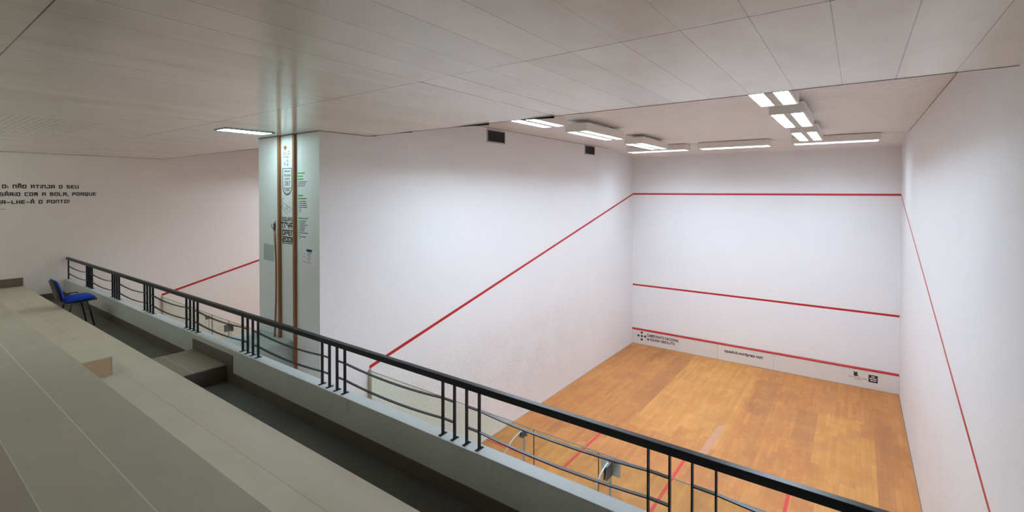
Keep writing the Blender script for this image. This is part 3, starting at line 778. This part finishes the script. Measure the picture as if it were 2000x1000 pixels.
# ---------------------------------------------------------------- glass back walls
def glass_wall(x0, label):
    t = thing('glass_back_wall', label, 'glass wall', (x0, YB, 0), group='glass back walls of the courts')
    H = 2.105; y0, y1 = -.006, .006
    def pane(a, b, nm): return MB().box(a, b, y0, y1, .01, H).obj(nm, M['glass'], t)
    pane(.022, 2.806, 'pane'); pane(2.812, 3.566, 'glass_door'); pane(3.572, 6.378, 'pane')
    # ground edges seen as thin dark lines
    for a, b in ((.022, 2.806), (2.812, 3.566), (3.572, 6.378)):
        MB().box(a, b, y0-.0005, y1+.0005, H, H+.004).obj('top_edge', M['edge_trim'], t)
    MB().box(2.806, 2.812, y0, y1, .01, H).obj('door_edge', M['edge_trim'], t); MB().box(3.566, 3.572, y0, y1, .01, H).obj('door_edge', M['edge_trim'], t)
    MB().box(.001, .022, -.02, .02, 0, H+.02).obj('wall_channel', M['steel'], t); MB().box(6.378, 6.399, -.02, .02, 0, H+.02).obj('wall_channel', M['steel'], t)
    for fx in (2.69, 3.70):
        D = .40
        prof = [(-.008, .01), (-.008, H-.03), (-.06, H-.03)]
        for i in range(1, 9):
            a = PI/2*i/8; prof.append((-.06-(D-.06)*math.sin(a), H-.03-.22*(1-math.cos(a))))
        prof.append((-D, .01))
        f = MB().prism_yz(prof, fx-.006, fx+.006).obj('glass_fin', M['fin'], t)
        mb = MB(); e = prof[2:]
        for a, b in zip(e, e[1:]):
            dy, dz = b[0]-a[0], b[1]-a[1]; L = math.hypot(dy, dz); ny, nz = -dz/L*.0025, dy/L*.0025
            mb.prism_yz([(a[0]+ny,a[1]+nz),(b[0]+ny,b[1]+nz),(b[0]-ny,b[1]-nz),(a[0]-ny,a[1]-nz)], fx-.0065, fx+.0065)
        mb.obj('fin_edge', M['fin_edge'], f)
        MB().box(fx-.010, fx+.010, -.014, -.0065, .01, H-.02).obj('silicone_joint', M['fin_edge'], f)
        pw, ph = (.045, .10) if fx < 3 else (.10, .17)
        b = MB().box(fx-pw, fx+pw, -.012, -.0065, H-ph, H-.035).obj('clamp_plate', M['steel'], t)
        MB().box(fx+.0075, fx+.018, -.03-pw, -.0125, H-ph, H-.035).box(fx-.018, fx-.0075, -.03-pw, -.0125, H-ph, H-.035).obj('angle_bracket', M['steel_dark'], b)
    h = MB().tube([(2.90,-.012,1.02),(2.90,-.06,1.04),(2.90,-.06,1.22),(2.90,-.012,1.24)], .010, 8).obj('door_handle', M['steel'], t, smooth=True)
    return t
glass_wall(0.0, 'greenish glass back wall with door and fins at the near court')
glass_wall(XL, 'greenish glass back wall with door and fins at the far court')

# ---------------------------------------------------------------- blue chair
t = thing('visitor_chair', 'blue upholstered chair with black frame on the walkway near the far wall', 'chair', (-4.95, -11.88, ZF), .02)
w = .225
def cushion(mb, prof_bot, prof_top, w0): pass
# seat pad: rounded slab
def pad(nx, ny, fn):
    mb = MB(); idx = {}
    for side in (0, 1):
        for i in range(nx+1):
            for j in range(ny+1):
                idx[side, i, j] = len(mb.v); mb.v.append(fn(i/nx, j/ny, side))
    for i in range(nx):
        for j in range(ny):
            mb.f.append((idx[1,i,j], idx[1,i+1,j], idx[1,i+1,j+1], idx[1,i,j+1]))
            mb.f.append((idx[0,i,j], idx[0,i,j+1], idx[0,i+1,j+1], idx[0,i+1,j]))
    rim = [(i,0) for i in range(nx)]+[(nx,j) for j in range(ny)]+[(i,ny) for i in range(nx,0,-1)]+[(0,j) for j in range(ny,0,-1)]
    for a, b in zip(rim, rim[1:]+rim[:1]):
        mb.f.append((idx[0,a[0],a[1]], idx[0,b[0],b[1]], idx[1,b[0],b[1]], idx[1,a[0],a[1]]))
    return mb
def rr(u, v, k=.16):       # squircle the unit square a little
    x, y = 2*u-1, 2*v-1
    return x*math.sqrt(1-k*y*y), y*math.sqrt(1-k*x*x)
def edge(u, v): return (1-abs(2*u-1)**6)*(1-abs(2*v-1)**6)
def seat_fn(u, v, s):
    x, y = rr(u, v); zc = .455+.012*(y)-.02*max(0, y-.6)
    return (x*.232, .005+y*.205, zc+(.016+.034*edge(u, v)**.6 if s else 0))
pad(12, 12, seat_fn).obj('seat', M['blue_fabric'], t, smooth=True)
def shell_fn(u, v, s):
    x, y = rr(u, v); return (x*.222, .0+y*.2, .437+.012*y+(.017 if s else 0))
pad(8, 8, shell_fn).obj('seat_shell', M['chair_black'], t, smooth=True)
def bpt(h, off):            # along the leaning backrest
    return (-.222-.24*h+off*.97, .485+.95*h+off*.24)
def back_fn(u, v, s):
    x, y = rr(u, v, .22); h = .165+y*.195; c = -.03*(1-x*x)*1.0
    yy, zz = bpt(h, .012+(.040*edge(u, v)**.6 if s else 0)+c*.6); return (x*.222, yy, zz)
pad(12, 12, back_fn).obj('backrest', M['blue_fabric'], t, smooth=True)
def bshell_fn(u, v, s):
    x, y = rr(u, v, .22); h = .155+y*.178; c = -.03*(1-x*x)
    yy, zz = bpt(h, -.014+(.024 if s else 0)+c*.6); return (x*.212, yy, zz)
pad(10, 10, bshell_fn).obj('backrest_shell', M['chair_black'], t, smooth=True)['label'] = 'black plastic shell'
R = .0115
for s in (-1, 1):
    MB().tube([(s*.205,.075,.44),(s*.212,.11,.30),(s*.222,.165,.0)], R, 8).obj('leg', M['chair_metal'], t, smooth=True)
    MB().tube([(s*.205,-.10,.44),(s*.21,-.14,.28),(s*.215,-.172,.0)], R, 8).obj('leg', M['chair_metal'], t, smooth=True)
    MB().tube([(s*.205,.19,.435),(s*.205,.0,.43),(s*.205,-.17,.435),(s*.16,-.225,.47),(s*.14,-.262,.56)], R, 8).obj('side_frame', M['chair_metal'], t, smooth=True)
MB().tube([(-.205,.19,.435),(-.19,.205,.437),(.19,.205,.437),(.205,.19,.435)], R, 8).obj('front_frame', M['chair_metal'], t, smooth=True)
MB().tube([(-.236,-.12,.47),(-.240,-.06,.515),(-.240,.05,.52),(-.238,.07,.50)], .008, 8).obj('side_loop', M['chair_metal'], t, smooth=True)

# ---------------------------------------------------------------- camera, world, view
cam = bpy.data.cameras.new('camera'); co = bpy.data.objects.new('camera', cam); COL.objects.link(co)
f, cx, cy = 923.52, 1002.14, 387.42
cam.sensor_fit = 'HORIZONTAL'; cam.sensor_width = 36; cam.lens = f/2000*36
cam.shift_x = (1000-cx)/2000; cam.shift_y = (cy-500)/2000
cam.clip_start = .05; cam.clip_end = 60
co.location = (5.59946, -13.95806, 4.65380)
co.rotation_euler = (math.radians(89.2201), math.radians(-.05032), math.radians(36.10044))
S.camera = co
wd = bpy.data.worlds.new('world'); S.world = wd; wd.use_nodes = True
wd.node_tree.nodes['Background'].inputs[0].default_value = (.5, .5, .5, 1); wd.node_tree.nodes['Background'].inputs[1].default_value = .02
S.view_settings.view_transform = 'Standard'; S.view_settings.look = 'None'; S.view_settings.gamma = 1; S.view_settings.use_curve_mapping = False
S.view_settings.exposure = 0.0
cy_ = S.cycles
cy_.max_bounces = 10; cy_.diffuse_bounces = 7; cy_.glossy_bounces = 4; cy_.transparent_max_bounces = 16
cy_.sample_clamp_indirect = 8; cy_.caustics_reflective = False; cy_.caustics_refractive = False
cy_.use_denoising = True
try: cy_.denoiser = 'OPENIMAGEDENOISE'
except Exception: pass
